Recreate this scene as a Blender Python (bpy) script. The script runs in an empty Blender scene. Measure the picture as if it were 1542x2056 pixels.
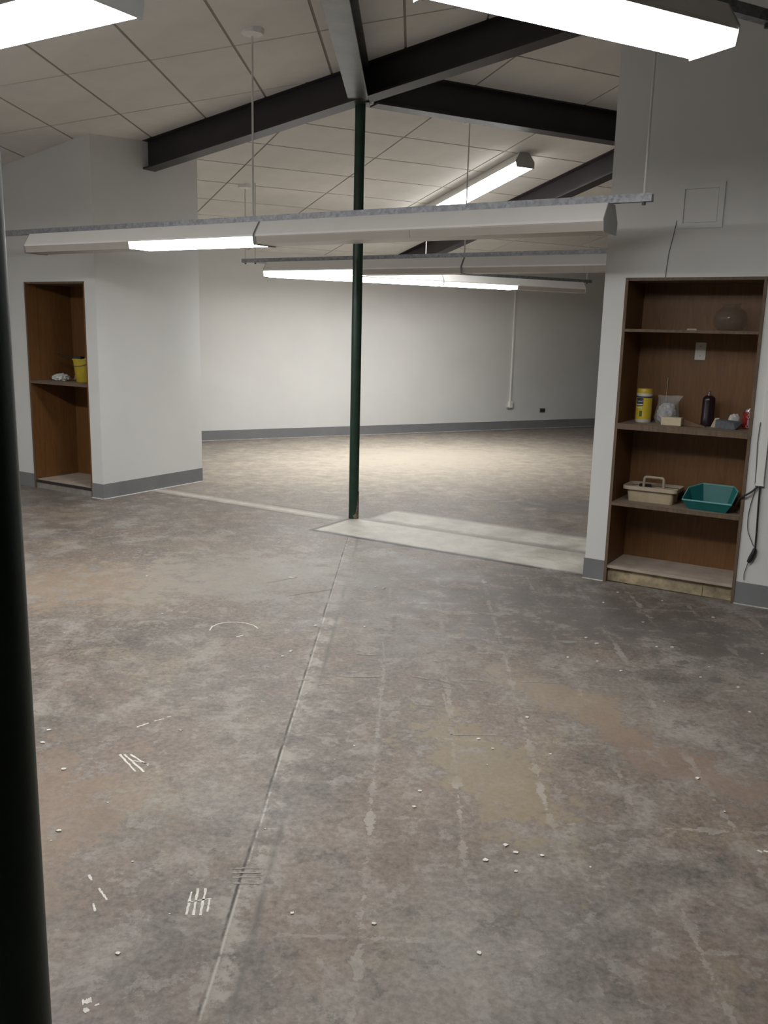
import bpy, bmesh, math, random
from mathutils import Matrix, Vector

random.seed(7)
SC = bpy.context.scene
COL = SC.collection
PI = math.pi

# ------------------------------------------------------------------ camera, world, exposure
cam_d = bpy.data.cameras.new('camera'); cam = bpy.data.objects.new('camera', cam_d); COL.objects.link(cam)
cam_d.sensor_fit = 'VERTICAL'; cam_d.sensor_height = 24.0; cam_d.lens = 24.0 * 1785.25 / 2056.0
cam_d.clip_start = 0.05; cam_d.clip_end = 200
RX = Vector((0.9992110501871645, 0.03189889867181523, 0.023658771045624777))
DY = Vector((0.02955921121449424, -0.1994790327105017, -0.9794561595810503))
FZ = Vector((-0.026524144024660752, 0.979382752437681, -0.20026456004833007))
m = Matrix.Identity(4)
for i in range(3):
    m[i][0] = RX[i]; m[i][1] = -DY[i]; m[i][2] = -FZ[i]
m.translation = Vector((0.4680445, -7.5271328, 1.6))
cam.matrix_world = m
SC.camera = cam

world = bpy.data.worlds.new('world'); SC.world = world; world.use_nodes = True
world.node_tree.nodes['Background'].inputs[0].default_value = (0.02, 0.02, 0.02, 1)
world.node_tree.nodes['Background'].inputs[1].default_value = 0.0
SC.view_settings.view_transform = 'Standard'; SC.view_settings.look = 'None'
SC.view_settings.gamma = 1.0; SC.view_settings.use_curve_mapping = False
SC.view_settings.exposure = 0.0
SC.cycles.use_denoising = True; SC.cycles.use_light_tree = False
SC.cycles.max_bounces = 8; SC.cycles.diffuse_bounces = 5; SC.cycles.glossy_bounces = 2; SC.cycles.adaptive_threshold = 0.05
LAMP = 35.0                     # radiance of a lit lamp lens

# ------------------------------------------------------------------ layout constants (metres)
Z0, G = 3.60, 0.172            # ceiling height over the ring of posts, roof pitch
RING, OUT = 6.58, 5.54         # side of the ring of posts, distance ring -> outer wall
S3 = math.sqrt(3) / 2
HUB = Vector((RING * S3, -RING * 0.5, 0))
APO = RING * S3
ZAP = Z0 + G * APO
A_ROT, B_ROT = -PI / 6, PI / 6  # frame A: along the removed wall; frame B: along the far wall

def fa(a, b, z=0.0): return Vector((S3 * a + 0.5 * b, -0.5 * a + S3 * b, z))
def fb(w, n, z=0.0): return Vector((S3 * w - 0.5 * n, 0.5 * w + S3 * n, z))
def bearing(d): return Vector((math.sin(math.radians(d)), math.cos(math.radians(d)), 0))
FACETS = [bearing(-90 + 60 * k) for k in range(6)]
def zceil(p):
    q = Vector((p[0], p[1], 0)) - HUB
    return ZAP - G * max(q.dot(f) for f in FACETS)

# ------------------------------------------------------------------ materials
MATS = {}
def newmat(name):
    mt = bpy.data.materials.new(name); mt.use_nodes = True
    MATS[name] = mt
    return mt, mt.node_tree, mt.node_tree.nodes['Principled BSDF']
def nd(t, kind, **kw):
    n = t.nodes.new(kind)
    for k, v in kw.items():
        if k.startswith('i_'): n.inputs[int(k[2:]) if k[2:].isdigit() else k[2:]].default_value = v
        else: setattr(n, k, v)
    return n
def ramp(t, stops, fac, interp='LINEAR'):
    r = t.nodes.new('ShaderNodeValToRGB'); r.color_ramp.interpolation = interp
    e = r.color_ramp.elements
    while len(e) < len(stops): e.new(0.5)
    for el, (p, c) in zip(e, stops):
        el.position = p; el.color = c if len(c) == 4 else (*c, 1)
    t.links.new(fac, r.inputs[0]); return r.outputs[0]
def noise(t, vec, scale, detail=4, rough=0.6, dist=0.0):
    n = nd(t, 'ShaderNodeTexNoise'); n.inputs['Scale'].default_value = scale; n.inputs['Detail'].default_value = detail
    n.inputs['Roughness'].default_value = rough; n.inputs['Distortion'].default_value = dist
    if vec is not None: t.links.new(vec, n.inputs['Vector'])
    return n.outputs['Fac']
def mix(t, fac, c1, c2, mode='MIX'):
    n = nd(t, 'ShaderNodeMix', data_type='RGBA', blend_type=mode)
    for s, v in ((n.inputs[0], fac), (n.inputs[6], c1), (n.inputs[7], c2)):
        if hasattr(v, 'node'): t.links.new(v, s)
        elif isinstance(v, (int, float)): s.default_value = v
        else: s.default_value = (*v, 1) if len(v) == 3 else v
    return n.outputs[2]
def mth(t, op, a, b=None, c=None, clamp=False):
    n = nd(t, 'ShaderNodeMath', operation=op, use_clamp=clamp)
    for s, v in zip(n.inputs, (a, b, c)):
        if v is None: continue
        if hasattr(v, 'node'): t.links.new(v, s)
        else: s.default_value = v
    return n.outputs[0]
def bump(t, bs, h, strength=0.2, dist=0.01):
    b = nd(t, 'ShaderNodeBump'); b.inputs['Strength'].default_value = strength; b.inputs['Distance'].default_value = dist
    t.links.new(h, b.inputs['Height']); t.links.new(b.outputs[0], bs.inputs['Normal'])
def plain(name, c, rough=0.6, metal=0.0, var=0.12, scale=9.0, bmp=0.05, coat=0.0, spec=None):
    """a painted or moulded surface with slight mottling"""
    mt, t, bs = newmat(name)
    co = nd(t, 'ShaderNodeTexCoord').outputs['Object']
    nz = noise(t, co, scale, 3, 0.65)
    lo = tuple(x * (1 - var) for x in c); hi = tuple(min(1, x * (1 + var)) for x in c)
    t.links.new(ramp(t, [(0.3, lo), (0.7, hi)], nz), bs.inputs['Base Color'])
    bs.inputs['Roughness'].default_value = rough; bs.inputs['Metallic'].default_value = metal
    if spec is not None: bs.inputs['Specular IOR Level'].default_value = spec
    bs.inputs['Coat Weight'].default_value = coat
    if bmp: bump(t, bs, noise(t, co, scale * 12, 1), bmp, 0.004)
    return mt

def wood(name, c1, c2, rough=0.55, axis_scale=(14, 14, 1.2)):
    mt, t, bs = newmat(name)
    co = nd(t, 'ShaderNodeTexCoord').outputs['Object']
    mp = nd(t, 'ShaderNodeMapping'); mp.inputs['Scale'].default_value = axis_scale; t.links.new(co, mp.inputs[0])
    g1 = noise(t, mp.outputs[0], 3.0, 6, 0.65, 1.2)
    g2 = noise(t, co, 2.3, 3, 0.5)
    c = ramp(t, [(0.25, c1), (0.75, c2)], g1)
    c = mix(t, mth(t, 'MULTIPLY', g2, 0.35), c, tuple(x * 0.55 for x in c1))
    t.links.new(c, bs.inputs['Base Color']); bs.inputs['Roughness'].default_value = rough
    bump(t, bs, g1, 0.08, 0.003)
    return mt

wall_paint = plain('wall_paint', (0.68, 0.685, 0.675), 0.75, var=0.03, scale=1.4, bmp=0)
base_vinyl = plain('base_vinyl', (0.20, 0.205, 0.215), 0.5, var=0.08, scale=3, bmp=0.02)
tile_mat = plain('ceiling_tile', (0.70, 0.68, 0.645), 0.9, var=0.06, scale=2.1, bmp=0)
grid_mat = plain('ceiling_grid', (0.29, 0.26, 0.22), 0.8, var=0.1, scale=3, bmp=0)
beam_mat = plain('beam_paint', (0.030, 0.025, 0.027), 0.42, var=0.15, scale=3, bmp=0.05)
beam_grey = plain('beam_lighter_grey', (0.085, 0.078, 0.076), 0.36, var=0.25, scale=5, bmp=0.08)  # lighter, greyer tone than beam_mat, for the long overhead beam
post_green = plain('post_green', (0.006, 0.028, 0.015), 0.42, var=0.3, scale=10, bmp=0.05)
rust = plain('rust', (0.16, 0.12, 0.09), 0.9, var=0.5, scale=30, bmp=0.5)
white_metal = plain('white_metal', (0.78, 0.775, 0.75), 0.45, var=0.03, scale=4, bmp=0)
fixture_end = plain('fixture_end', (0.40, 0.40, 0.39), 0.5, var=0.05, scale=6, bmp=0)
lens_off = plain('lens_off', (0.42, 0.39, 0.35), 0.35, var=0.04, scale=4, bmp=0)
white_rod = plain('white_rod', (0.62, 0.61, 0.58), 0.5, var=0.06, scale=20, bmp=0)
black = plain('black_rubber', (0.015, 0.015, 0.016), 0.5, var=0.2, bmp=0)
wire_grey = plain('wire_grey', (0.10, 0.10, 0.105), 0.6, var=0.2, bmp=0)
outlet_grey = plain('outlet_grey', (0.10, 0.10, 0.10), 0.5, var=0.1, bmp=0)

mt, t, bs = newmat('galvanized')
co = nd(t, 'ShaderNodeTexCoord').outputs['Object']
vr = nd(t, 'ShaderNodeTexVoronoi'); vr.inputs['Scale'].default_value = 55; t.links.new(co, vr.inputs['Vector'])
t.links.new(ramp(t, [(0, (0.22, 0.23, 0.25)), (1, (0.40, 0.41, 0.44))], vr.outputs['Color']), bs.inputs['Base Color'])
bs.inputs['Metallic'].default_value = 0.75; bs.inputs['Roughness'].default_value = 0.5
galv = mt

mt, t, bs = newmat('lamp_lit')
em = nd(t, 'ShaderNodeEmission'); em.inputs[0].default_value = (1.0, 0.99, 0.968, 1); em.inputs[1].default_value = LAMP
t.links.new(em.outputs[0], t.nodes['Material Output'].inputs[0])
lamp_lit = mt
mt, t, bs = newmat('lamp_side')          # the prismatic sides of the lens are much dimmer than its underside
em = nd(t, 'ShaderNodeEmission'); em.inputs[0].default_value = (1.0, 0.99, 0.968, 1); em.inputs[1].default_value = LAMP * 0.24
t.links.new(em.outputs[0], t.nodes['Material Output'].inputs[0])
lamp_side = mt

case_wood = wood('case_wood', (0.130, 0.056, 0.017), (0.23, 0.108, 0.032), 0.5)
case_edge = wood('case_edge', (0.10, 0.066, 0.042), (0.21, 0.145, 0.095), 0.7)
shelf_wood = wood('shelf_wood', (0.19, 0.14, 0.105), (0.34, 0.27, 0.21), 0.75, (1.4, 14, 14))
toe_mat = plain('toe_board', (0.38, 0.31, 0.20), 0.8, var=0.45, scale=9, bmp=0.1)
sill_dust = plain('shelf_dust', (0.42, 0.35, 0.29), 0.85, var=0.15, scale=8, bmp=0.1)

# ---- concrete floor
def floor_material():
    mt, t, bs = newmat('concrete_floor')
    co = nd(t, 'ShaderNodeTexCoord').outputs['Object']
    sep = nd(t, 'ShaderNodeSeparateXYZ'); t.links.new(co, sep.inputs[0])
    X, Y = sep.outputs[0], sep.outputs[1]
    a = mth(t, 'SUBTRACT', mth(t, 'MULTIPLY', X, S3), mth(t, 'MULTIPLY', Y, 0.5))   # along the removed wall
    b = mth(t, 'ADD', mth(t, 'MULTIPLY', X, 0.5), mth(t, 'MULTIPLY', Y, S3))        # across it
    def shift(x, y):
        sh = nd(t, 'ShaderNodeMapping'); sh.inputs['Location'].default_value = (x, y, 0); t.links.new(co, sh.inputs[0]); return sh.outputs[0]
    n_big = noise(t, co, 0.7, 3, 0.62)
    n_mid = noise(t, co, 2.6, 7, 0.72)
    n_fine = noise(t, shift(3, 9), 7.5, 5, 0.74)
    n_grit = noise(t, co, 45.0, 2, 0.7)
    n_br = noise(t, shift(1.7, 4.4), 1.3, 6, 0.70)
    n_ye = noise(t, shift(7.3, 2.1), 1.7, 5, 0.70)
    wob = mth(t, 'MULTIPLY', mth(t, 'SUBTRACT', n_mid, 0.5), 0.05)
    def rf(nz, lo, hi, v0=0.0, v1=1.0):
        m2 = nd(t, 'ShaderNodeMapRange'); t.links.new(nz, m2.inputs[0])
        m2.inputs[1].default_value = lo; m2.inputs[2].default_value = hi; m2.inputs[3].default_value = v0; m2.inputs[4].default_value = v1
        return m2.outputs[0]
    base = ramp(t, [(0.36, (0.068, 0.057, 0.049)), (0.46, (0.124, 0.106, 0.091)), (0.53, (0.162, 0.142, 0.123)), (0.62, (0.265, 0.241, 0.214))], n_mid)
    base = mix(t, rf(n_br, 0.47, 0.56, 0, 0.62), base, (0.165, 0.115, 0.090))
    base = mix(t, rf(n_ye, 0.56, 0.64, 0, 0.55), base, (0.235, 0.19, 0.125))
    base = mix(t, rf(n_big, 0.52, 0.68, 0, 0.45), base, (0.275, 0.258, 0.232))
    base = mix(t, rf(n_fine, 0.555, 0.585, 0, 0.5), base, (0.285, 0.262, 0.238))
    base = mix(t, rf(n_fine, 0.445, 0.41, 0, 0.55), base, (0.066, 0.058, 0.052))
    base = mix(t, 0.25, base, ramp(t, [(0.35, (0.09, 0.08, 0.072)), (0.65, (0.36, 0.33, 0.30))], n_grit))
    brk = mth(t, 'ADD', mth(t, 'MULTIPLY', mth(t, 'SUBTRACT', n_fine, 0.5), 4.5), mth(t, 'MULTIPLY', mth(t, 'SUBTRACT', n_mid, 0.5), 3.5))
    def blob(cx, cy, rx, ry, rot, col, amt, base, kb=1.0, d0=1.05, d1=0.55):
        c_, s_ = math.cos(rot), math.sin(rot)
        dx = mth(t, 'SUBTRACT', X, cx); dy = mth(t, 'SUBTRACT', Y, cy)
        px = mth(t, 'DIVIDE', mth(t, 'ADD', mth(t, 'MULTIPLY', dx, c_), mth(t, 'MULTIPLY', dy, s_)), rx)
        py = mth(t, 'DIVIDE', mth(t, 'SUBTRACT', mth(t, 'MULTIPLY', dy, c_), mth(t, 'MULTIPLY', dx, s_)), ry)
        d = mth(t, 'SQRT', mth(t, 'ADD', mth(t, 'MULTIPLY', px, px), mth(t, 'MULTIPLY', py, py)))
        d = mth(t, 'ADD', d, mth(t, 'MULTIPLY', brk, kb))
        return mix(t, rf(d, d0, d1, 0, amt), base, col)
    base = blob(0.80, -4.48, 0.22, 0.55, 0.30, (0.27, 0.22, 0.145), 0.6, base)      # yellow glue
    base = blob(1.22, -3.80, 0.16, 0.42, 0.75, (0.28, 0.22, 0.155), 0.6, base)
    base = blob(1.55, -4.35, 0.16, 0.45, 0.75, (0.24, 0.17, 0.13), 0.6, base)
    base = blob(-1.45, -2.2, 0.8, 0.6, 0.3, (0.30, 0.225, 0.16), 0.6, base)          # rusty area on the left
    base = blob(-0.75, -4.9, 0.35, 0.5, 0.0, (0.27, 0.20, 0.145), 0.5, base)
    base = blob(-0.55, -1.9, 1.0, 0.7, 0.4, (0.30, 0.285, 0.255), 0.55, base)        # pale worn area
    base = blob(1.5, -2.5, 1.5, 0.6, -0.5, (0.115, 0.106, 0.097), 0.6, base)         # darker strip along the bookcase
    base = blob(1.95, 0.85, 1.0, 0.34, -0.40, (0.14, 0.13, 0.122), 0.9, base, 0.4)        # darker patch behind the screed
    base = blob(-1.7, 0.55, 0.9, 0.4, -0.5, (0.13, 0.117, 0.105), 0.6, base)
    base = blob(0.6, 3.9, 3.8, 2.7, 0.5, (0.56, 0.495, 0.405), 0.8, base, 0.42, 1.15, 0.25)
    # broken ghost lines of the old one-foot vinyl tiles
    def line(coord, off, per, half, nz, lo, hi):
        f = mth(t, 'FRACT', mth(t, 'DIVIDE', mth(t, 'SUBTRACT', coord, off), per))
        d = mth(t, 'MULTIPLY', mth(t, 'MINIMUM', f, mth(t, 'SUBTRACT', 1.0, f)), per)
        d = mth(t, 'ADD', d, mth(t, 'MULTIPLY', mth(t, 'SUBTRACT', n_fine, 0.47), 0.16))
        return mth(t, 'MULTIPLY', mth(t, 'LESS_THAN', d, half), rf(nz, lo, hi), clamp=True)
    gate = mth(t, 'MULTIPLY', mth(t, 'GREATER_THAN', X, 0.15), mth(t, 'LESS_THAN', b, -0.8))
    gl = mth(t, 'MAXIMUM', line(X, 0.07, 0.303, 0.009, n_br, 0.44, 0.60), line(Y, -3.60, 0.606, 0.008, n_ye, 0.46, 0.64))
    base = mix(t, mth(t, 'MULTIPLY', mth(t, 'MULTIPLY', gl, gate), 0.6), base, (0.36, 0.335, 0.305))
    def band(coord, lo, hi, soft, kw=1.0):
        c2 = mth(t, 'ADD', coord, mth(t, 'MULTIPLY', wob, kw))
        return mth(t, 'MULTIPLY', mth(t, 'DIVIDE', mth(t, 'SUBTRACT', c2, lo), soft, clamp=True), mth(t, 'DIVIDE', mth(t, 'SUBTRACT', hi, c2), soft, clamp=True))
    # pale screed where the wall used to stand
    slab = mth(t, 'MULTIPLY', band(b, -0.585, 0.02, 0.05, 1.6), band(a, 0.0, 2.6, 0.03))
    slab2 = mth(t, 'MULTIPLY', band(b, 0.03, 0.55, 0.10, 2.2), band(a, 0.10, 2.6, 0.05))
    scr = mth(t, 'MULTIPLY', mth(t, 'MAXIMUM', slab, slab2), rf(n_mid, 0.35, 0.65, 1.0, 0.8))
    base = mix(t, scr, base, ramp(t, [(0.40, (0.36, 0.345, 0.30)), (0.52, (0.50, 0.485, 0.435)), (0.62, (0.62, 0.605, 0.55))], n_mid))
    strip = mth(t, 'MULTIPLY', band(b, -0.20, 0.02, 0.10), band(a, -2.35, -0.05, 0.1))
    base = mix(t, mth(t, 'MULTIPLY', strip, rf(n_fine, 0.35, 0.6, 0.55, 1.0)), base, (0.46, 0.43, 0.38))
    # saw cut under the long beam, broken edge of the screed, cuts along the strip
    def crack(coord, at, half, gatef, col, amt, base, wobble=0.5):
        d = mth(t, 'ABSOLUTE', mth(t, 'ADD', mth(t, 'SUBTRACT', coord, at), mth(t, 'MULTIPLY', wob, wobble)))
        k = mth(t, 'SUBTRACT', 1.0, mth(t, 'DIVIDE', d, half), clamp=True)
        return mix(t, mth(t, 'MULTIPLY', mth(t, 'MULTIPLY', k, gatef), amt, clamp=True), base, col)
    nearY = mth(t, 'LESS_THAN', b, -0.60)
    base = crack(X, 0.045, 0.075, mth(t, 'MULTIPLY', nearY, rf(n_fine, 0.49, 0.56)), (0.30, 0.278, 0.25), 0.8, base, 0.9)
    base = crack(X, 0.014, 0.006, mth(t, 'MULTIPLY', nearY, rf(n_fine, 0.46, 0.54, 0.1, 1)), (0.36, 0.335, 0.30), 1.2, base, 0.35)
    base = crack(X, 0.006, 0.007, mth(t, 'MULTIPLY', nearY, rf(n_mid, 0.44, 0.56, 0.15, 1)), (0.045, 0.04, 0.035), 1.5, base, 0.35)
    base = crack(X, 0.085, 0.018, mth(t, 'MULTIPLY', nearY, rf(n_br, 0.42, 0.55, 0.1, 1)), (0.085, 0.077, 0.07), 0.8, base, 0.35)
    ag = mth(t, 'MULTIPLY', mth(t, 'GREATER_THAN', a, -0.03), rf(n_br, 0.43, 0.50))
    base = crack(b, -0.602, 0.032, ag, (0.03, 0.028, 0.026), 2.2, base, 0.9)
    eg = mth(t, 'MULTIPLY', mth(t, 'GREATER_THAN', b, -0.60), mth(t, 'LESS_THAN', b, -0.05))
    base = crack(a, -0.012, 0.022, eg, (0.06, 0.055, 0.05), 1.2, base, 0.6)
    lg = mth(t, 'MULTIPLY', mth(t, 'LESS_THAN', a, -0.08), mth(t, 'GREATER_THAN', a, -2.2))
    base = crack(b, -0.20, 0.022, lg, (0.10, 0.09, 0.08), 1.0, base, 0.5)
    base = crack(b, 0.02, 0.03, mth(t, 'MULTIPLY', mth(t, 'LESS_THAN', a, -0.1), mth(t, 'GREATER_THAN', a, -0.9)), (0.12, 0.11, 0.10), 0.9, base, 0.5)
    base = crack(b, 0.035, 0.03, mth(t, 'MULTIPLY', mth(t, 'GREATER_THAN', a, 0.08), mth(t, 'LESS_THAN', a, 2.6)), (0.30, 0.29, 0.265), 0.8, base, 0.4)
    t.links.new(base, bs.inputs['Base Color'])
    t.links.new(rf(n_mid, 0.35, 0.65, 0.40, 0.60), bs.inputs['Roughness'])
    bs.inputs['Specular IOR Level'].default_value = 0.42
    return mt
concrete = floor_material()

# ------------------------------------------------------------------ mesh helpers
class MB:
    def __init__(s): s.bm = bmesh.new()
    def poly(s, pts): return s.bm.faces.new([s.bm.verts.new(p) for p in pts])
    def box(s, x0, x1, y0, y1, z0, z1, mtx=None):
        v = [Vector((x, y, z)) for z in (z0, z1) for y in (y0, y1) for x in (x0, x1)]
        if mtx is not None: v = [mtx @ p for p in v]
        b = [s.bm.verts.new(p) for p in v]
        for f in ((0, 2, 3, 1), (4, 5, 7, 6), (0, 1, 5, 4), (2, 6, 7, 3), (0, 4, 6, 2), (1, 3, 7, 5)):
            s.bm.faces.new([b[i] for i in f])
        return s
    def rings(s, rings, close=True, cap=True):
        vs = [[s.bm.verts.new(p) for p in r] for r in rings]
        n = len(vs[0])
        for a, b in zip(vs, vs[1:]):
            for i in range(n if close else n - 1):
                j = (i + 1) % n
                s.bm.faces.new((a[i], a[j], b[j], b[i]))
        if cap:
            s.bm.faces.new(list(reversed(vs[0]))); s.bm.faces.new(vs[-1])
        return s
    def prof(s, pts, A, B, side, up):
        """closed 2-d profile swept from A to B"""
        A, B, side, up = Vector(A), Vector(B), Vector(side), Vector(up)
        return s.rings([[P + side * x + up * y for x, y in pts] for P in (A, B)])
    def lathe(s, prof, seg=24, cx=0, cy=0, cap=True):
        return s.rings([[Vector((cx + r * math.cos(2 * PI * k / seg), cy + r * math.sin(2 * PI * k / seg), z)) for k in range(seg)] for r, z in prof], cap=cap)
    def tube(s, pts, r, seg=8, closed=False):
        pts = [Vector(p) for p in pts]
        rings = []; prev = None
        for i, p in enumerate(pts):
            d = (pts[min(i + 1, len(pts) - 1)] - pts[max(i - 1, 0)]).normalized()
            ref = prev if prev is not None else (Vector((0, 0, 1)) if abs(d.z) < 0.9 else Vector((1, 0, 0)))
            sd = d.cross(ref).normalized(); u = sd.cross(d).normalized(); prev = u
            rr = r[i] if isinstance(r, (list, tuple)) else r
            rings.append([p + (sd * math.cos(2 * PI * k / seg) + u * math.sin(2 * PI * k / seg)) * rr for k in range(seg)])
        return s.rings(rings)
    def build(s, name, mat, parent=None, loc=None, rotz=0.0, smooth=False, bevel=0.0):
        bmesh.ops.recalc_face_normals(s.bm, faces=s.bm.faces)
        if bevel:
            bmesh.ops.bevel(s.bm, geom=list(s.bm.edges), offset=bevel, segments=1, affect='EDGES', profile=0.7)
        me = bpy.data.meshes.new(name); s.bm.to_mesh(me); s.bm.free()
        for p in me.polygons: p.use_smooth = smooth
        me.materials.append(mat)
        o = bpy.data.objects.new(name, me); COL.objects.link(o)
        if parent is not None: o.parent = parent
        if loc is not None: o.location = loc
        if rotz: o.rotation_euler = (0, 0, rotz)
        if smooth and hasattr(me, 'set_sharp_from_angle'): me.set_sharp_from_angle(angle=math.radians(40))
        return o

def tag(o, label, cat, group=None):
    o['label'] = label; o['category'] = cat
    if group: o['group'] = group
    return o
def struct(o): o['kind'] = 'structure'; return o
def thing(name, label, cat, loc=(0, 0, 0), rotz=0.0, group=None):
    o = bpy.data.objects.new(name, None); COL.objects.link(o)
    o.empty_display_size = 0.1; o.location = loc; o.rotation_euler = (0, 0, rotz)
    return tag(o, label, cat, group)
def bez(pts, n=10):
    """smooth curve through points (Catmull-Rom)"""
    pts = [Vector(p) for p in pts]; P = [pts[0]] + pts + [pts[-1]]; out = []
    for i in range(1, len(P) - 2):
        p0, p1, p2, p3 = P[i - 1:i + 3]
        for k in range(n):
            u = k / n
            out.append(0.5 * ((2 * p1) + (p2 - p0) * u + (2 * p0 - 5 * p1 + 4 * p2 - p3) * u * u + (3 * p1 - p0 - 3 * p2 + p3) * u ** 3))
    return out + [pts[-1]]

# ------------------------------------------------------------------ the building shell
ROUT = (APO + OUT) / S3
HEX = [HUB + bearing(-120 + 60 * k) * ROUT for k in range(7)]     # facet k spans HEX[k]..HEX[k+1]
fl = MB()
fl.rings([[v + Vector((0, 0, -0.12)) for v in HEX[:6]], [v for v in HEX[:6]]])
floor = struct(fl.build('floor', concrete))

cl = MB()
top = []
for k in range(6):
    a_, b_ = HEX[k].copy(), HEX[k + 1].copy()
    ze = ZAP - G * (APO + OUT) + 0.006
    cl.poly([Vector((HUB.x, HUB.y, ZAP + 0.006)), Vector((a_.x, a_.y, ze)), Vector((b_.x, b_.y, ze))])
    cl.poly([Vector((HUB.x, HUB.y, ZAP + 0.106)), Vector((b_.x, b_.y, ze + 0.1)), Vector((a_.x, a_.y, ze + 0.1))])
ceiling = cl.build('ceiling', grid_mat); struct(ceiling)
ceiling.data.materials.append(tile_mat)
for i, p in enumerate(ceiling.data.polygons):
    if i >= 4: p.material_index = 1

names = ['wall_left', 'wall_far', 'wall_far_right', 'wall_right', 'wall_back', 'wall_near_left']
for k, nm in enumerate(names):
    A, B = HEX[k], HEX[k + 1]; out = FACETS[k] * 0.12
    w = MB()
    ze = ZAP - G * (APO + OUT) + 0.05
    w.rings([[A, B, B + out, A + out], [p + Vector((0, 0, ze)) for p in (A, B, B + out, A + out)]])
    wo = struct(w.build(nm, wall_paint))
    bb = MB(); inn = -FACETS[k] * 0.007; d = (B - A).normalized() * 0.02
    bb.rings([[A + d, B - d, B - d + inn, A + d + inn], [p + Vector((0, 0, 0.14)) for p in (A + d, B - d, B - d + inn, A + d + inn)]])
    struct(bb.build('baseboard_' + nm[5:], base_vinyl))

# ---- suspended ceiling tiles on the two facets in view
def clip(poly, n, d):
    """keep the side where n.p <= d"""
    out = []
    for i in range(len(poly)):
        p, q = poly[i], poly[(i + 1) % len(poly)]
        dp, dq = n.dot(p) - d, n.dot(q) - d
        if dp <= 0: out.append(p)
        if dp * dq < 0: out.append(p + (q - p) * (dp / (dp - dq)))
    return out
def area(poly): return abs(sum(poly[i].x * poly[(i + 1) % len(poly)].y - poly[(i + 1) % len(poly)].x * poly[i].y for i in range(len(poly)))) / 2
def tiles(k, along, off_al, per_al, off_dn, per_dn):
    """along: contour direction; the facet's own downhill is FACETS[k]; offsets measured from the post"""
    dn = FACETS[k]; gap = 0.009
    A, B = HEX[k], HEX[k + 1]
    halfs = []
    for f in (FACETS[(k + 1) % 6], FACETS[(k - 1) % 6]):
        nn = f - dn; halfs.append((nn, nn.dot(HUB)))
    halfs.append((dn, dn.dot(A)))
    shared = None
    def mk(poly, c):
        b = MB()
        zf = lambda p: -G * (dn.dot(p))
        lo = [Vector((p.x - c.x, p.y - c.y, zf(p - c))) for p in poly]
        b.rings([lo, [p + Vector((0, 0, 0.0065)) for p in lo]])
        return b
    for i in range(-14, 15):
        for j in range(-11, 12):
            c = along * (off_al + per_al * (i + 0.5)) + dn * (off_dn + per_dn * (j + 0.5))
            ha, hd = per_al / 2 - gap, per_dn / 2 - gap
            full = [c + along * sa * ha + dn * sd * hd for sa, sd in ((-1, -1), (1, -1), (1, 1), (-1, 1))]
            poly = full
            for nn, dd in halfs:
                if poly: poly = clip(poly, nn, dd)
            if len(poly) < 3 or area(poly) < 0.02: continue
            loc = Vector((c.x, c.y, zceil_k(k, c)))
            if len(poly) == 4 and abs(area(poly) - area(full)) < 1e-6:
                if shared is None:
                    o = mk(full, c).build('ceiling_tile', tile_mat, ceiling, loc); shared = o.data
                else:
                    o = bpy.data.objects.new('ceiling_tile', shared); COL.objects.link(o); o.parent = ceiling; o.location = loc
            else:
                mk(poly, c).build('ceiling_tile', tile_mat, ceiling, loc)
def zceil_k(k, p): return ZAP - G * (Vector((p.x, p.y, 0)) - HUB).dot(FACETS[k])
tiles(0, Vector((0, 1, 0)), -1.03, 1.13, 0.226, 0.577)
tiles(1, bearing(60), 1.03, 1.17, -0.635, 0.588)

# ------------------------------------------------------------------ the two stub walls left of the removed wall
def stub(name, pieces):
    """pieces: (a0,a1,b0,b1,z0,z1 or None=to the ceiling)"""
    w = MB()
    for a0, a1, b0, b1, z0, z1 in pieces:
        cs = [(a0, b0), (a1, b0), (a1, b1), (a0, b1)]
        lo = [fa(a, b, z0) for a, b in cs]
        hi = [fa(a, b, (zceil(fa(a, b)) + 0.012) if z1 is None else z1) for a, b in cs]
        w.rings([lo, hi])
    return struct(w.build(name, wall_paint))
LN = dict(a0=-3.275, a1=-2.445, z0=0.0, z1=1.965, b0=-0.735, b1=-0.215)     # left niche
RN = dict(a0=2.43, a1=3.256, z0=0.0, z1=1.955, b0=-0.64, b1=-0.27)          # right niche
stub('wall_stub_left', [(-6.2, LN['a0'], -0.735, LN['b1'], 0, None), (LN['a1'], -2.30, -0.735, LN['b1'], 0, None),
     (LN['a0'], LN['a1'], -0.735, LN['b1'], LN['z1'], None), (-6.2, -2.30, LN['b1'], 0.0, 0, None), (-6.2, -2.30, 0.0, 0.58, 0, None)])
stub('wall_stub_right', [(2.295, RN['a0'], -0.64, RN['b1'], 0, None), (RN['a1'], 6.2, -0.64, RN['b1'], 0, None),
     (RN['a0'], RN['a1'], -0.64, RN['b1'], RN['z1'], None), (2.295, 6.2, RN['b1'], 0.0, 0, None), (2.295, 6.2, 0.0, 0.64, 0, None)])
def skirting(name, runs, h=0.138, tk=0.006):
    b = MB()
    for a0, a1, b0, b1 in runs:
        b.rings([[fa(a, c, 0.001) for a, c in ((a0, b0), (a1, b0), (a1, b1), (a0, b1))], [fa(a, c, h) for a, c in ((a0, b0), (a1, b0), (a1, b1), (a0, b1))]])
    return struct(b.build(name, base_vinyl))
skirting('baseboard_stub_left', [(-6.2, LN['a0'], -0.741, -0.735), (LN['a1'], -2.294, -0.741, -0.735), (-2.30, -2.294, -0.735, 0.58)])
skirting('baseboard_stub_right', [(2.289, RN['a0'], -0.646, -0.64), (RN['a1'], 6.2, -0.646, -0.64), (2.289, 2.295, -0.64, 0.64)])

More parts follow.
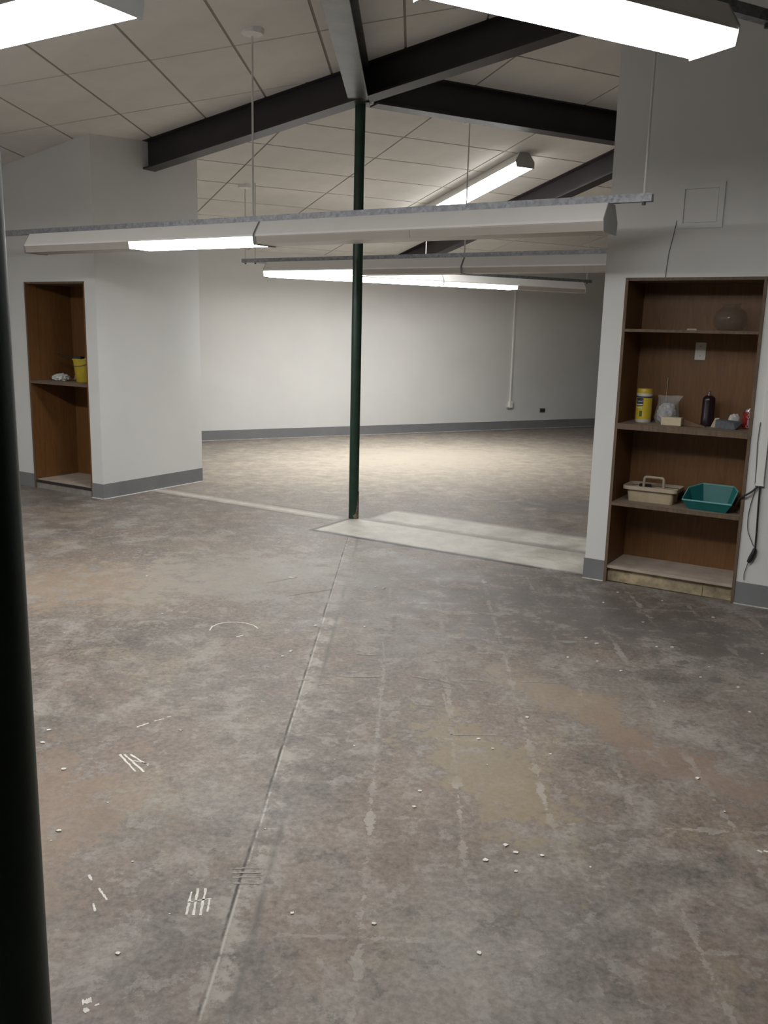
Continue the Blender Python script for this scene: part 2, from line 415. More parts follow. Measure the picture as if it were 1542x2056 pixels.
chalk_line = plain('floor_edge_dust', (0.50, 0.485, 0.45), 0.9, var=0.3, scale=25, bmp=0)
def edge_dust(parent_name, A, B, out, w=0.016):
    b = MB(); A, B, out = Vector(A), Vector(B), Vector(out)
    b.rings([[A, B, B + out * w, A + out * w], [p + Vector((0, 0, 0.004)) for p in (A, B, B + out * 0.003, A + out * 0.003)]])
    b.build('dust_line', chalk_line, bpy.data.objects[parent_name])
edge_dust('baseboard_stub_left', fa(-2.294, -0.741), fa(-2.294, 0.58), fa(1, 0))
edge_dust('baseboard_stub_left', fa(LN['a1'], -0.741), fa(-2.294, -0.741), fa(0, -1))
edge_dust('baseboard_stub_right', fa(2.289, -0.646), fa(RN['a0'], -0.646), fa(0, -1), 0.012)
edge_dust('baseboard_stub_right', fa(RN['a1'], -0.646), fa(5.5, -0.646), fa(0, -1), 0.012)
edge_dust('baseboard_far', fb(-2.8, OUT - 0.007), fb(9.2, OUT - 0.007), fb(0, -1), 0.022)

# ------------------------------------------------------------------ roof steel
def ibeam_prof(w, h, tf=0.014, tw=0.014):
    return [(-w / 2, 0), (w / 2, 0), (w / 2, tf), (tw / 2, tf), (tw / 2, h - tf), (w / 2, h - tf), (w / 2, h), (-w / 2, h), (-w / 2, h - tf), (-tw / 2, h - tf), (-tw / 2, tf), (-w / 2, tf)]
UPV = Vector((0, 0, 1))
def beam(name, A, B, side, w, h, mat, label):
    o = MB().prof(ibeam_prof(w, h), A, B, side, UPV).build(name, mat)
    return tag(o, label, 'beam', 'roof beams')
HB = 0.26
beam('ridge_beam', (-0.011, -12.6, 3.355), (-0.011, -0.09, 3.355), (1, 0, 0), 0.158, 0.255, beam_grey,
     'grey steel I-beam running overhead from the viewer to the green post')
P0, P1_ = fa(-2.30, -0.055), fa(6.4, -0.055)
zh = lambda a: Z0 + G * S3 * a - HB
beam('hip_beam', (P0.x, P0.y, zh(-2.30)), (P1_.x, P1_.y, zh(6.4)), fa(0, 1), 0.15, HB, beam_mat,
     'dark sloping steel beam from the left wall end up over the green post')
A, B = fb(0.12, 0.0, 3.35), fb(6.5, 0.0, 3.35)
beam('ring_beam', A, B, fb(0, 1), 0.15, 0.265, beam_mat, 'dark level steel beam from the green post to the right wall edge')
A, B = fb(3.33, 0.10), fb(3.33, OUT)
beam('rafter_beam', (A.x, A.y, zceil(A) - 0.235), (B.x, B.y, zceil(B) - 0.235), fb(1, 0), 0.15, 0.24, beam_mat,
     'dark sloping rafter in the far ceiling behind the hanging lamps')

# ------------------------------------------------------------------ green posts
def post(x, y, h, label, scar):
    t_ = thing('steel_post', label, 'post', (x, y, 0), 0, 'green pipe posts')
    MB().lathe([(0.042, 0.0), (0.042, h)], 28).build('pipe', post_green, t_, smooth=True)
    MB().box(-0.075, 0.075, -0.075, 0.075, h, h + 0.012).build('top_plate', post_green, t_)
    if scar:
        b = MB(); rings = []
        prof = [(0.0, -75, 20), (0.03, -95, 25), (0.06, -62, 20), (0.10, -50, 18), (0.15, -36, 14), (0.20, -25, 8), (0.235, -14, 2)]
        for z, a0, a1 in prof:
            row = []
            for k in range(7):
                an = math.radians(a0 + (a1 - a0) * k / 6)
                rr = 0.0425 + 0.005 * math.sin(PI * k / 6) * (0.6 + 0.6 * random.random())
                row.append(Vector((rr * math.cos(an), rr * math.sin(an), z)))
            for k in range(6, -1, -1):
                an = math.radians(a0 + (a1 - a0) * k / 6); row.append(Vector((0.040 * math.cos(an), 0.040 * math.sin(an), z)))
            rings.append(row)
        b.rings(rings)
        o = b.build('rust_scar', rust, t_); o['label'] = 'bare rusty scar at the foot'
    return t_
post(0, 0, 3.343, 'dark green pipe post in the middle of the room', True)
post(-0.002, -6.582, 3.343, 'dark green pipe post close by at the left picture edge', False)

# ------------------------------------------------------------------ fluorescent fixtures
FL = 2.375
def fixture(name, label, loc, rotz, lit, group='white strip light fixtures', L=FL, tilt=None):
    """lit: (left half lit, right half lit) along local +x; origin at the top centre"""
    t_ = thing(name, label, 'light fixture', loc, rotz, group)
    H, D = 0.10, 0.048
    prof = [(-0.112, -H), (-0.114, -H + 0.012), (-0.055, 0.0), (0.055, 0.0), (0.114, -H + 0.012), (0.112, -H)]
    MB().prof(prof, (-L / 2 + 0.004, 0, 0), (L / 2 - 0.004, 0, 0), (0, 1, 0), (0, 0, 1)).build('housing', white_metal, t_)
    for s_ in (-1, 1):
        e = [(-0.118, -H - 0.004), (-0.117, -H + 0.014), (-0.057, 0.0), (0.057, 0.0), (0.117, -H + 0.014), (0.118, -H - 0.004), (0.108, -H - D - 0.006), (-0.108, -H - D - 0.006)]
        x = s_ * (L / 2 - 0.002)
        MB().prof(e, (x - 0.002, 0, 0), (x + 0.002, 0, 0), (0, 1, 0), (0, 0, 1)).build('end_cap', fixture_end, t_)
    lens = [(-0.108, -H), (-0.108, -H - 0.006), (-0.100, -H - D), (0.100, -H - D), (0.108, -H - 0.006), (0.108, -H)]
    for s_, on in ((-1, lit[0]), (1, lit[1])):
        x0, x1 = (-L / 2 + 0.005, -0.001) if s_ < 0 else (0.001, L / 2 - 0.005)
        lo = MB().prof(lens, (x0, 0, 0), (x1, 0, 0), (0, 1, 0), (0, 0, 1)).build('lens', lamp_lit if on else lens_off, t_)
        if on:
            lo.data.materials.append(lamp_side)
            for p in lo.data.polygons:
                if p.normal.z > -0.9: p.material_index = 1
    return t_

def rail(label, origin, rotz, x0, x1, rods, ztop=None):
    """galvanized strut with hanger rods; origin = strut bottom centre, rods: local x positions"""
    t_ = thing('light_rail', label, 'rail', origin, rotz, 'galvanized lamp rails')
    w, h, tk = 0.0205, 0.041, 0.0028
    prof = [(-w, 0), (w, 0), (w, h), (w - 0.008, h), (w - 0.008, h - tk), (w - tk, h - tk), (w - tk, tk), (-w + tk, tk), (-w + tk, h - tk), (-w + 0.008, h - tk), (-w + 0.008, h), (-w, h)]
    MB().prof(prof, (x0, 0, 0), (x1, 0, 0), (0, 1, 0), (0, 0, 1)).build('strut', galv, t_)
    R = Matrix.Rotation(rotz, 3, 'Z')
    for rx, plate in rods:
        P = Vector(origin) + R @ Vector((rx, 0, 0))
        zt = zceil(P) - origin[2] - 0.002
        hr = MB().tube([(rx, 0, -0.012), (rx, 0, zt)], 0.0065, 8).build('hanger_rod', white_rod, t_, smooth=True)
        MB().lathe([(0.011, -0.016), (0.011, -0.001)], 6, rx, 0).build('nut', wire_grey, hr)
        if plate == 'plate':
            c = MB().lathe([(0.035, zt - 0.034), (0.074, zt - 0.022), (0.078, zt + 0.012)], 8, rx, 0).build('ceiling_canopy', white_metal, hr)
        elif plate == 'clip':
            MB().box(rx - 0.05, rx + 0.05, -0.014, 0.014, zt - 0.016, zt - 0.008).box(rx - 0.05, rx - 0.044, -0.014, 0.014, zt - 0.008, zt + 0.02).box(rx + 0.044, rx + 0.05, -0.014, 0.014, zt - 0.008, zt + 0.02).build('rail_clip', white_metal, hr)
    return t_

ZR = 2.292      # strut bottom
def fx(frame, rot, x0, b, z, lit, label):
    return fixture('strip_light', label, frame(x0 + FL / 2, b, z - 0.001), rot, lit)
# nearest full row
rail('speckled galvanized rail hanging across the near room', fa(0, -1.41, ZR), A_ROT, -2.95, 2.775, [(0.08, 'plate'), (2.73, None), (-2.9, None)])
fx(fa, A_ROT, -2.20, -1.41, ZR, (False, True), 'half lit strip light on the near rail, left of the green post')
fx(fa, A_ROT, 0.185, -1.41, ZR, (False, False), 'unlit strip light on the near rail ending before the right bookcase wall')
# middle row
rail('dark looking lamp rail behind the green post', fa(0, 1.52, ZR + 0.0), A_ROT, -2.53, 2.75, [(-2.49, 'plate'), (-2.35, None), (0.20, 'clip')])
fx(fa, A_ROT, -2.15, 1.52, ZR, (True, False), 'strip light on the second rail, lit half left of the green post')
fx(fa, A_ROT, 0.235, 1.52, ZR, (False, False), 'unlit strip light on the second rail running behind the right wall')
# far row, along the far wall
ZF = ZR + 0.045
rail('thin farthest lamp rail in front of the far wall', fb(0, 3.5, ZF), B_ROT, 0.35, 5.50, [(2.72, 'clip'), (5.42, None)])
fx(fb, B_ROT, 0.56, 3.5, ZF, (True, True), 'fully lit strip light on the farthest rail behind the green post')
fx(fb, B_ROT, 2.94, 3.5, ZF, (True, False), 'half lit strip light at the right end of the farthest rail')
# two rows of the middle hall, overhead
ZH = 2.772
rail('lamp rail over the lit strip at the top left corner', fa(0, -4.03, ZH), A_ROT, -3.2, 1.60, [(-3.1, 'plate'), (0.2, 'plate')])
fx(fa, A_ROT, 1.705 - FL, -4.03, ZH, (True, True), 'glaring lit strip light cropped by the top left corner')
fx(fa, A_ROT, 1.695 - 2 * FL, -4.03, ZH, (True, True), 'unseen lit strip light added beyond the left picture edge')  # out of view, added to bring more light to ceiling and floor
rail('dark lamp rail ending at the top right corner', fb(0, -4.19, ZH), B_ROT, -3.2, -0.33, [(-0.37, None), (-3.1, 'plate')])
fixture('strip_light', 'glaring lit strip light at the top right of the picture', fb(-0.66 - 0.585, -4.205, ZH - 0.001), B_ROT, (True, True), L=1.17)
fixture('strip_light', 'glaring lit strip light cropped by the top edge beside the overhead beam', fb(-1.84 - 0.585, -4.178, ZH - 0.001), B_ROT, (True, True), L=1.17)
# surface mounted strip on the far ceiling
t4 = fixture('ceiling_strip_light', 'lit strip light fixed to the sloping ceiling beside the far rafter', (0, 0, 0), 0, (True, True))
ca = fb(2.42, 2.25); dnv = (bearing(-30) - Vector((0, 0, G))).normalized(); nv = Vector((-bearing(-30).x * -G, 0, 0))
xax = dnv; yax = UPV.cross(xax).normalized(); zax = xax.cross(yax)
mm = Matrix.Identity(4)
for i in range(3): mm[i][0] = xax[i]; mm[i][1] = yax[i]; mm[i][2] = zax[i]
mm.translation = Vector((ca.x, ca.y, zceil(ca) - 0.002))
t4.matrix_world = mm

# small round downlight in the far ceiling
dc = fb(4.85, 3.56)
td = thing('downlight', 'small round downlight in the far ceiling right of the rafter', 'light fixture', (dc.x, dc.y, zceil(dc) - 0.004))
td.matrix_world = Matrix.Translation((dc.x, dc.y, zceil(dc) - 0.004)) @ mm.to_3x3().to_4x4()
MB().lathe([(0.085, 0.0), (0.10, 0.0), (0.10, -0.008), (0.085, -0.012)], 24).build('trim_ring', white_metal, td, smooth=True)
MB().lathe([(0.082, -0.002), (0.080, -0.009)], 24).build('lens', lamp_lit, td)

# ------------------------------------------------------------------ far wall fittings
tc = thing('wall_conduit', 'thin white surface conduit running down the far wall', 'conduit', fb(5.67, OUT, 0), B_ROT)
MB().box(-0.012, 0.012, -0.018, -0.0005, 0.47, 2.60).build('channel', white_metal, tc)
MB().box(-0.035, 0.035, -0.045, -0.0005, 0.365, 0.475).build('outlet_box', white_metal, tc, bevel=0.003)
MB().box(-0.075, -0.035, -0.04, -0.002, 0.362, 0.377).build('box_tab', fixture_end, tc)
tg = thing('wall_outlet', 'small dark outlet plate low on the far wall', 'outlet', fb(6.37, OUT, 0.27), B_ROT)
MB().box(-0.058, 0.058, -0.008, -0.0005, 0.0, 0.072).build('cover_plate', outlet_grey, tg, bevel=0.002)
MB().box(-0.040, -0.006, -0.011, -0.007, 0.02, 0.052).build('socket', black, tg)
MB().box(0.006, 0.040, -0.011, -0.007, 0.02, 0.052).build('socket', black, tg)

# ------------------------------------------------------------------ built-in bookcases
def bookcase(label, N, shelves, toe, seam=None, toe_m=None, bottom=(0.112, 0.018)):
    """origin at the niche's front left floor corner; x to the right, y inwards"""
    w, d, h = N['a1'] - N['a0'], N['b1'] - N['b0'], N['z1']
    t_ = thing('built_in_bookcase', label, 'bookcase', fa(N['a0'], N['b0'], 0), A_ROT, 'bookcases built into the wall ends')
    k, f, e = 0.018, -0.004, 0.0006
    for s_ in (0, 1):
        x0, x1 = (e, k) if s_ == 0 else (w - k, w - e)
        if s_ == 0 and seam:
            sp = MB().box(x0, x1, f, seam - 0.002, 0.001, h - e).build('side_panel', case_wood, t_)
            MB().box(x0, x1 - 0.003, seam + 0.002, d - e, 0.001, h - e).build('side_panel', case_wood, t_)
        else:
            sp = MB().box(x0, x1, f + 0.004, d - e, 0.001, h - e).build('side_panel', case_wood, t_)
        if not (seam and s_): MB().box(x0, x1 + (0.001 if s_ == 0 else 0), f - 0.006, f + (0.004 if not (s_ == 0 and seam) else 0), 0.001, h - e).build('edge_strip', case_edge, sp)
    MB().box(k, w - k, f, d - e, h - k, h - e).build('top_panel', case_edge, t_)
    MB().box(k, w - k, d - 0.012, d - e, 0.05, h - k).build('back_panel', case_wood, t_)
    for z, tk, lip in shelves:
        so = MB().box(k, w - k, 0.002, d - 0.012, z - tk, z).build('shelf', shelf_wood, t_)
        if lip: MB().box(k, w - k, -0.012, 0.002, z - lip, z + 0.001).build('shelf_edge', case_edge, so)
    zb, tb = bottom
    if seam: MB().box(k, w - k, -0.006, -0.002, zb - tb - 0.008, zb - 0.002).build('dark_nosing', beam_mat, t_)
    MB().box(k, w - k, -0.002, d - 0.012, zb - tb, zb).build('bottom_shelf', sill_dust, t_)
    for x0, x1, y in toe:
        MB().box(x0, x1, y, y + 0.02, 0.001, zb - tb).build('toe_board', toe_m or toe_mat, t_)
    return t_
wL = LN['a1'] - LN['a0']; wR = RN['a1'] - RN['a0']
bookcase('tall brown bookcase niche in the left wall, holding a yellow bucket', LN, [(1.045, 0.02, 0.022)], [(0.018, wL - 0.018, 0.002)], seam=0.115, toe_m=plain('dusty_kick', (0.24, 0.225, 0.20), 0.8, var=0.2, scale=12, bmp=0), bottom=(0.088, 0.02))
bookcase('brown bookcase niche in the right wall with four shelves of odds and ends', RN,
         [(1.643, 0.014, 0.016), (1.052, 0.02, 0.036), (0.540, 0.018, 0.021)], [(0.018, wR * 0.76, 0.03), (wR * 0.76 + 0.003, wR - 0.018, 0.03)])
Z1, Z2, Z3 = 1.643, 1.0535, 0.541

# ------------------------------------------------------------------ things on the right bookcase
def R_(a, b, z): return fa(a, b, z)
# top shelf: glass jar
gm, t, bs = newmat('clear_glass')
bs.inputs['Base Color'].default_value = (0.14, 0.145, 0.13, 1); bs.inputs['Roughness'].default_value = 0.06
bs.inputs['Alpha'].default_value = 0.13; bs.inputs['Specular IOR Level'].default_value = 0.9
co = nd(t, 'ShaderNodeTexCoord').outputs['Object']; bump(t, bs, noise(t, co, 22, 2), 0.35, 0.01)
glass = gm
prof = [(0.055, 0.0), (0.080, 0.012), (0.098, 0.045), (0.101, 0.075), (0.092, 0.108), (0.070, 0.130), (0.052, 0.140), (0.050, 0.152), (0.062, 0.166)]
inner = [(r - 0.004, z + (0.005 if i == 0 else 0)) for i, (r, z) in enumerate(prof)]
tag(MB().lathe(prof + inner[::-1], 36).build('glass_bowl', glass, None, R_(3.035, -0.455, Z1 + 0.0005), smooth=True), 'round clear glass bowl on the top shelf', 'bowl')
pm = plain('pale_wood', (0.50, 0.42, 0.32), 0.8)
tag(MB().box(-0.035, 0.02, -0.012, 0.012, 0, 0.011).build('wood_offcut', pm, None, R_(2.83, -0.50, Z1 + 0.0005), A_ROT + 0.2), 'small pale wood offcut on the top shelf', 'wood scrap')
# white switch blank on the back panel
tp = thing('blank_plate', 'white blank cover plate on the bookcase back', 'cover plate', R_(2.84, RN['b1'] - 0.0125, 1.46), A_ROT)
plate_m = plain('plate_white', (0.62, 0.60, 0.56), 0.4, var=0.05, bmp=0)
MB().box(-0.034, 0.034, -0.006, 0, 0, 0.112).build('plate', plate_m, tp, bevel=0.002)
for z in (0.025, 0.087): MB().lathe([(0.003, 0.0), (0.003, 0.0015)], 8).build('screw', wire_grey, tp, (0, -0.006, z)).rotation_euler = (PI / 2, 0, 0)

# wipes canister
yel = plain('yellow_plastic', (0.62, 0.47, 0.035), 0.4, var=0.05, bmp=0)
cap_y = plain('yellow_cap', (0.58, 0.42, 0.04), 0.35, var=0.05, bmp=0)
cream = plain('white_plastic', (0.66, 0.64, 0.58), 0.4, var=0.03, bmp=0)
navy = plain('navy_print', (0.02, 0.03, 0.08), 0.4, var=0.1, bmp=0)
white_print = plain('white_print', (0.72, 0.72, 0.70), 0.5, var=0.02, bmp=0)
green_print = plain('green_print', (0.05, 0.12, 0.03), 0.5, var=0.1, bmp=0)
orange_print = plain('orange_print', (0.75, 0.45, 0.05), 0.5, var=0.1, bmp=0)
def wrap_patch(name, mat, parent, r, ang0, ang1, z0, z1, n=10, tk=0.0006):
    b = MB(); rings = []
    for k in range(n + 1):
        an = ang0 + (ang1 - ang0) * k / n
        c, s_ = math.cos(an), math.sin(an)
        rings.append([Vector((r * c, r * s_, z0)), Vector((r * c, r * s_, z1)), Vector(((r + tk) * c, (r + tk) * s_, z1)), Vector(((r + tk) * c, (r + tk) * s_, z0))])
    return b.rings(rings).build(name, mat, parent)
def wrap_text(txt, name, mat, parent, r, ang, z, size, vertical=False, slant=0.0):
    cu = bpy.data.curves.new(name, 'FONT'); cu.body = txt; cu.size = size; cu.align_x = 'CENTER'; cu.align_y = 'CENTER'; cu.resolution_u = 3; cu.shear = slant
    tmp = bpy.data.objects.new('tmp', cu); COL.objects.link(tmp)
    me = bpy.data.meshes.new_from_object(tmp.evaluated_get(bpy.context.evaluated_depsgraph_get()))
    bpy.data.objects.remove(tmp)
    for v in me.vertices:
        x, y = v.co.x, v.co.y
        if vertical: x, y = -y, x
        an = ang + x / r
        v.co = Vector((r * math.cos(an), r * math.sin(an), z + y))
    me.materials.clear(); me.materials.append(mat)
    o = bpy.data.objects.new(name, me); COL.objects.link(o); o.parent = parent
    return o
FRONT = -PI / 2 + 0.19          # local direction in which the viewer sees the shelf
tw = thing('wipes_canister', 'yellow cleaning wipes canister with white band on the middle shelf', 'canister', R_(2.555, -0.46, Z2), A_ROT)
MB().lathe([(0.047, 0.0), (0.0495, 0.003), (0.0495, 0.165), (0.046, 0.172)], 32).build('body', cream, tw, smooth=True)
MB().lathe([(0.0500, 0.022), (0.0500, 0.163)], 32, cap=False).build('label_sleeve', yel, tw, smooth=True)
MB().lathe([(0.0503, 0.160), (0.0503, 0.168)], 32, cap=False).build('dark_band', navy, tw, smooth=True)
MB().lathe([(0.0500, 0.170), (0.0510, 0.172), (0.0510, 0.186), (0.0490, 0.188)], 32).build('collar', cream, tw, smooth=True)
MB().lathe([(0.0495, 0.188), (0.0495, 0.210), (0.046, 0.217), (0.020, 0.219)], 32).build('cap', cap_y, tw, smooth=True)
lp = wrap_patch('logo_panel', navy, tw, 0.0502, FRONT - 1.05, FRONT - 0.05, 0.108, 0.157)
wrap_text('Lysol', 'logo_text', white_print, lp, 0.0512, FRONT - 0.55, 0.137, 0.019, slant=0.2)
wrap_patch('logo_stripe', white_print, lp, 0.0506, FRONT - 1.0, FRONT - 0.1, 0.113, 0.119)
wrap_patch('print_line', white_print, tw, 0.0502, FRONT - 0.9, FRONT - 0.15, 0.092, 0.098)
wrap_patch('lemon_print', orange_print, tw, 0.0502, FRONT - 0.15, FRONT + 0.35, 0.040, 0.062)
wrap_patch('leaf_print', green_print, tw, 0.0504, FRONT - 0.45, FRONT - 0.1, 0.040, 0.075)

# thin stick leaning behind the canister
tag(MB().tube([(0.0, -0.01, 0.002), (-0.01, 0.038, 0.285)], 0.0022, 6).build('thin_stick', pm, None, R_(2.66, -0.325, Z2), A_ROT), 'thin pale stick leaning on the bookcase back', 'stick')
# plastic bag with white contents
bagm, t, bs = newmat('clear_bag')
bs.inputs['Base Color'].default_value = (0.78, 0.80, 0.80, 1); bs.inputs['Roughness'].default_value = 0.25; bs.inputs['Alpha'].default_value = 0.17
co = nd(t, 'ShaderNodeTexCoord').outputs['Object']; bump(t, bs, noise(t, co, 35, 3), 0.8, 0.01)
rag_m = plain('white_rag', (0.58, 0.58, 0.57), 0.9, var=0.15, scale=25, bmp=0.4)
def crumple(name, mat, parent, loc, rx, ry, rz, amp, seed, squash=0.0, sub=4, rotz=0.0):
    rnd = random.Random(seed)
    bm = bmesh.new(); bmesh.ops.create_icosphere(bm, subdivisions=sub, radius=1.0)
    dirs = [(Vector((rnd.gauss(0, 1), rnd.gauss(0, 1), rnd.gauss(0, 1))).normalized(), rnd.uniform(0.5, 1), rnd.uniform(4, 11)) for _ in range(22)]
    for v in bm.verts:
        p = v.co.normalized(); s_ = 0
        for d, w_, fq in dirs: s_ += w_ * abs(math.sin(fq * p.dot(d) + w_ * 5))
        k = 1 + amp * (s_ / 11 - 0.75)
        q = p * k
        v.co = Vector((q.x * rx, q.y * ry, max(0.0, q.z * rz + rz * (1 - squash))))
    b = MB(); b.bm.free(); b.bm = bm
    return b.build(name, mat, parent, loc, rotz, smooth=False)
tb = thing('plastic_bag', 'crumpled clear plastic bag of white stuff on the middle shelf', 'bag', R_(2.69, -0.405, Z2), A_ROT)
crumple('contents', plain('bag_stuff', (0.40, 0.41, 0.42), 0.8, var=0.25, scale=30, bmp=0.3), tb, (0, 0, 0), 0.052, 0.045, 0.062, 0.7, 3, 0.05)
b = MB(); rings = []
rnd = random.Random(5)
for z, rx, ry, ox in [(0.0, 0.070, 0.050, 0), (0.03, 0.076, 0.055, 0), (0.08, 0.072, 0.052, 0), (0.125, 0.064, 0.042, 0.004), (0.155, 0.066, 0.026, 0.010), (0.178, 0.078, 0.014, 0.016)]:
    rings.append([Vector((ox + rx * math.cos(2 * PI * k / 28) * (1 + rnd.uniform(-.07, .07)), ry * math.sin(2 * PI * k / 28) * (1 + rnd.uniform(-.12, .12)), z + rnd.uniform(-.004, .004) * (z > 0))) for k in range(28)])
b.rings(rings, cap=False).build('bag_film', bagm, tb)
# cream block
blk = plain('cream_block', (0.60, 0.52, 0.36), 0.75, var=0.06, scale=30, bmp=0.2)
tag(MB().box(-0.062, 0.062, -0.03, 0.03, 0, 0.053).build('sponge_block', blk, None, R_(2.765, -0.555, Z2), A_ROT + 0.05, bevel=0.004), 'cream coloured sponge block at the front of the middle shelf', 'sponge')
# dark bottle
dk = plain('dark_bottle', (0.022, 0.012, 0.016), 0.25, var=0.2, bmp=0)
chrome = plain('bright_metal', (0.75, 0.72, 0.68), 0.2, metal=1.0, var=0.05, bmp=0)
tbt = thing('spray_bottle', 'dark brown bottle with a small bright nozzle on the middle shelf', 'bottle', R_(2.945, -0.40, Z2), A_ROT)
MB().lathe([(0.036, 0.0), (0.040, 0.004), (0.040, 0.05), (0.0385, 0.055), (0.0385, 0.165), (0.036, 0.178), (0.022, 0.190), (0.016, 0.193)], 28).build('body', dk, tbt, smooth=True)
MB().lathe([(0.014, 0.193), (0.014, 0.200), (0.008, 0.203), (0.008, 0.215), (0.004, 0.219)], 16).build('nozzle', chrome, tbt, smooth=True)
# brown wedge, beige card, grey sanding block, paper ball
br = wood('brown_shim', (0.16, 0.09, 0.05), (0.26, 0.16, 0.09), 0.7)
tag(MB().rings([[(-0.07, -0.02, 0), (0.06, -0.02, 0), (0.06, 0.02, 0), (-0.07, 0.02, 0)], [(-0.07, -0.02, 0.042), (0.06, -0.02, 0.003), (0.06, 0.02, 0.003), (-0.07, 0.02, 0.042)]]).build('wood_shim', br, None, R_(2.90, -0.50, Z2), A_ROT), 'brown tapered wood shim lying before the dark bottle', 'shim')
card = plain('beige_card', (0.50, 0.42, 0.31), 0.85)
tag(MB().rings([[(-0.022, 0, 0), (0.022, 0, 0), (0.022, 0.003, 0), (-0.022, 0.003, 0)], [(0.0, 0.014, 0.058), (0.024, 0.014, 0.06), (0.024, 0.017, 0.06), (0.0, 0.017, 0.058)]]).build('card_scrap', card, None, R_(3.005, -0.475, Z2), A_ROT), 'beige card scrap standing left of the grey sanding block', 'card')
gry = plain('grey_abrasive', (0.13, 0.14, 0.16), 0.9, var=0.2, scale=40, bmp=0.5)
tag(MB().rings([[(-0.065, -0.025, 0), (0.055, -0.025, 0), (0.055, 0.035, 0), (-0.065, 0.035, 0)], [(-0.065, -0.02, 0.052), (0.040, -0.022, 0.040), (0.085, 0.035, 0.046), (-0.05, 0.035, 0.055)]]).build('sanding_block', gry, None, R_(3.085, -0.50, Z2), A_ROT), 'grey sanding block on the middle shelf beside the red can', 'sanding block')
tag(crumple('paper_ball', rag_m, None, R_(3.105, -0.39, Z2 + 0.0), 0.034, 0.03, 0.042, 0.6, 9, 0.0, 3), 'crumpled white paper ball between grey block and red can', 'paper')
# red can
redm = plain('can_red', (0.30, 0.02, 0.02), 0.3, var=0.1, bmp=0)
alu = plain('can_metal', (0.6, 0.58, 0.56), 0.3, metal=1.0, var=0.05, bmp=0)
tcn = thing('soda_can', 'red soda can with white script at the right of the middle shelf', 'can', R_(3.188, -0.395, Z2), A_ROT)
MB().lathe([(0.026, 0.0), (0.033, 0.010), (0.033, 0.105)], 28).build('body', redm, tcn, smooth=True)
MB().lathe([(0.033, 0.105), (0.027, 0.120), (0.028, 0.122), (0.026, 0.122), (0.025, 0.119)], 28).build('lid', alu, tcn, smooth=True)
MB().box(-0.008, 0.008, -0.014, 0.004, 0.1195, 0.1215).build('pull_tab', alu, tcn)
wrap_text('Coca-Cola', 'script', white_print, tcn, 0.0337, FRONT - 0.05, 0.056, 0.024, vertical=True, slant=0.25)

# tool caddy
cadm = plain('cream_caddy', (0.46, 0.385, 0.26), 0.6, var=0.14, scale=14, bmp=0.1)
cadr = plain('caddy_rim', (0.44, 0.37, 0.29), 0.6, var=0.1, scale=14, bmp=0.1)
def rrect(w, d, r, z, n=4, cx=0, cy=0):
    out = []
    for qx, qy, a0 in ((1, 1, 0), (-1, 1, PI / 2), (-1, -1, PI), (1, -1, 1.5 * PI)):
        for k in range(n + 1):
            an = a0 + PI / 2 * k / n
            out.append(Vector((cx + qx * (w / 2 - r) + r * math.cos(an), cy + qy * (d / 2 - r) + r * math.sin(an), z)))
    return out
tk_ = thing('tool_caddy', 'cream plastic tool caddy with a carrying handle on the lower shelf', 'caddy', R_(2.660, -0.455, Z3), A_ROT + 0.02)
MB().rings([rrect(0.285, 0.16, 0.02, 0.0), rrect(0.305, 0.18, 0.022, 0.082), rrect(0.299, 0.174, 0.022, 0.082), rrect(0.279, 0.154, 0.02, 0.006)]).build('tray', cadm, tk_)
MB().rings([rrect(0.305, 0.18, 0.022, 0.078), rrect(0.352, 0.222, 0.028, 0.080), rrect(0.352, 0.222, 0.028, 0.103), rrect(0.346, 0.216, 0.026, 0.103), rrect(0.300, 0.176, 0.02, 0.086)], cap=False).build('rim', cadr, tk_)
MB().tube(bez([(-0.068, 0, 0.03), (-0.064, 0, 0.115), (-0.060, 0, 0.148), (-0.045, 0, 0.155), (0, 0, 0.155), (0.045, 0, 0.155), (0.060, 0, 0.148), (0.064, 0, 0.115), (0.068, 0, 0.03)], 5), 0.009, 8).build('handle', cadr, tk_, smooth=True)
MB().box(-0.15, 0.15, -0.003, 0.003, 0.006, 0.088).build('divider', cadm, tk_)
MB().box(-0.10, -0.03, 0.02, 0.06, 0.01, 0.10).build('dark_insert', black, tk_)
# teal bin
teal = plain('teal_plastic', (0.012, 0.150, 0.150), 0.4, var=0.1, scale=8, bmp=0.03)
teal_r = plain('teal_rim', (0.13, 0.36, 0.36), 0.4, var=0.1, scale=8, bmp=0)
tbn = thing('teal_bin', 'teal plastic bin with a low front on the lower shelf', 'bin', R_(3.035, -0.500, Z3), A_ROT - 0.03)
def binring(s_, z0, z1, inset=0.0):
    # plan octagon with cut rear corners; heights rise from front to rear
    w, d = (0.225 + 0.075 * s_) / 2 - inset, (0.16 + 0.06 * s_) / 2 - inset
    pts = [(-w, -d), (w, -d), (w, -d * 0.25), (w, d * 0.35), (w * 0.72, d), (-w * 0.55, d), (-w, d * 0.25), (-w, -d * 0.3)]
    zz = [0.0, 0.0, 0.50, 0.80, 1.0, 1.0, 0.72, 0.40]
    return [Vector((x, y, z0 + (z1 - z0) * q)) for (x, y), q in zip(pts, zz)]
MB().rings([binring(0, 0, 0), binring(1, 0.058, 0.138), binring(1, 0.060, 0.140, 0.004), binring(0, 0.005, 0.005, 0.004)]).build('tub', teal, tbn)
rim_pts = binring(1, 0.060, 0.140); MB().tube(rim_pts + [rim_pts[0], rim_pts[1]], 0.0055, 6).build('rim', teal_r, tbn, smooth=True)

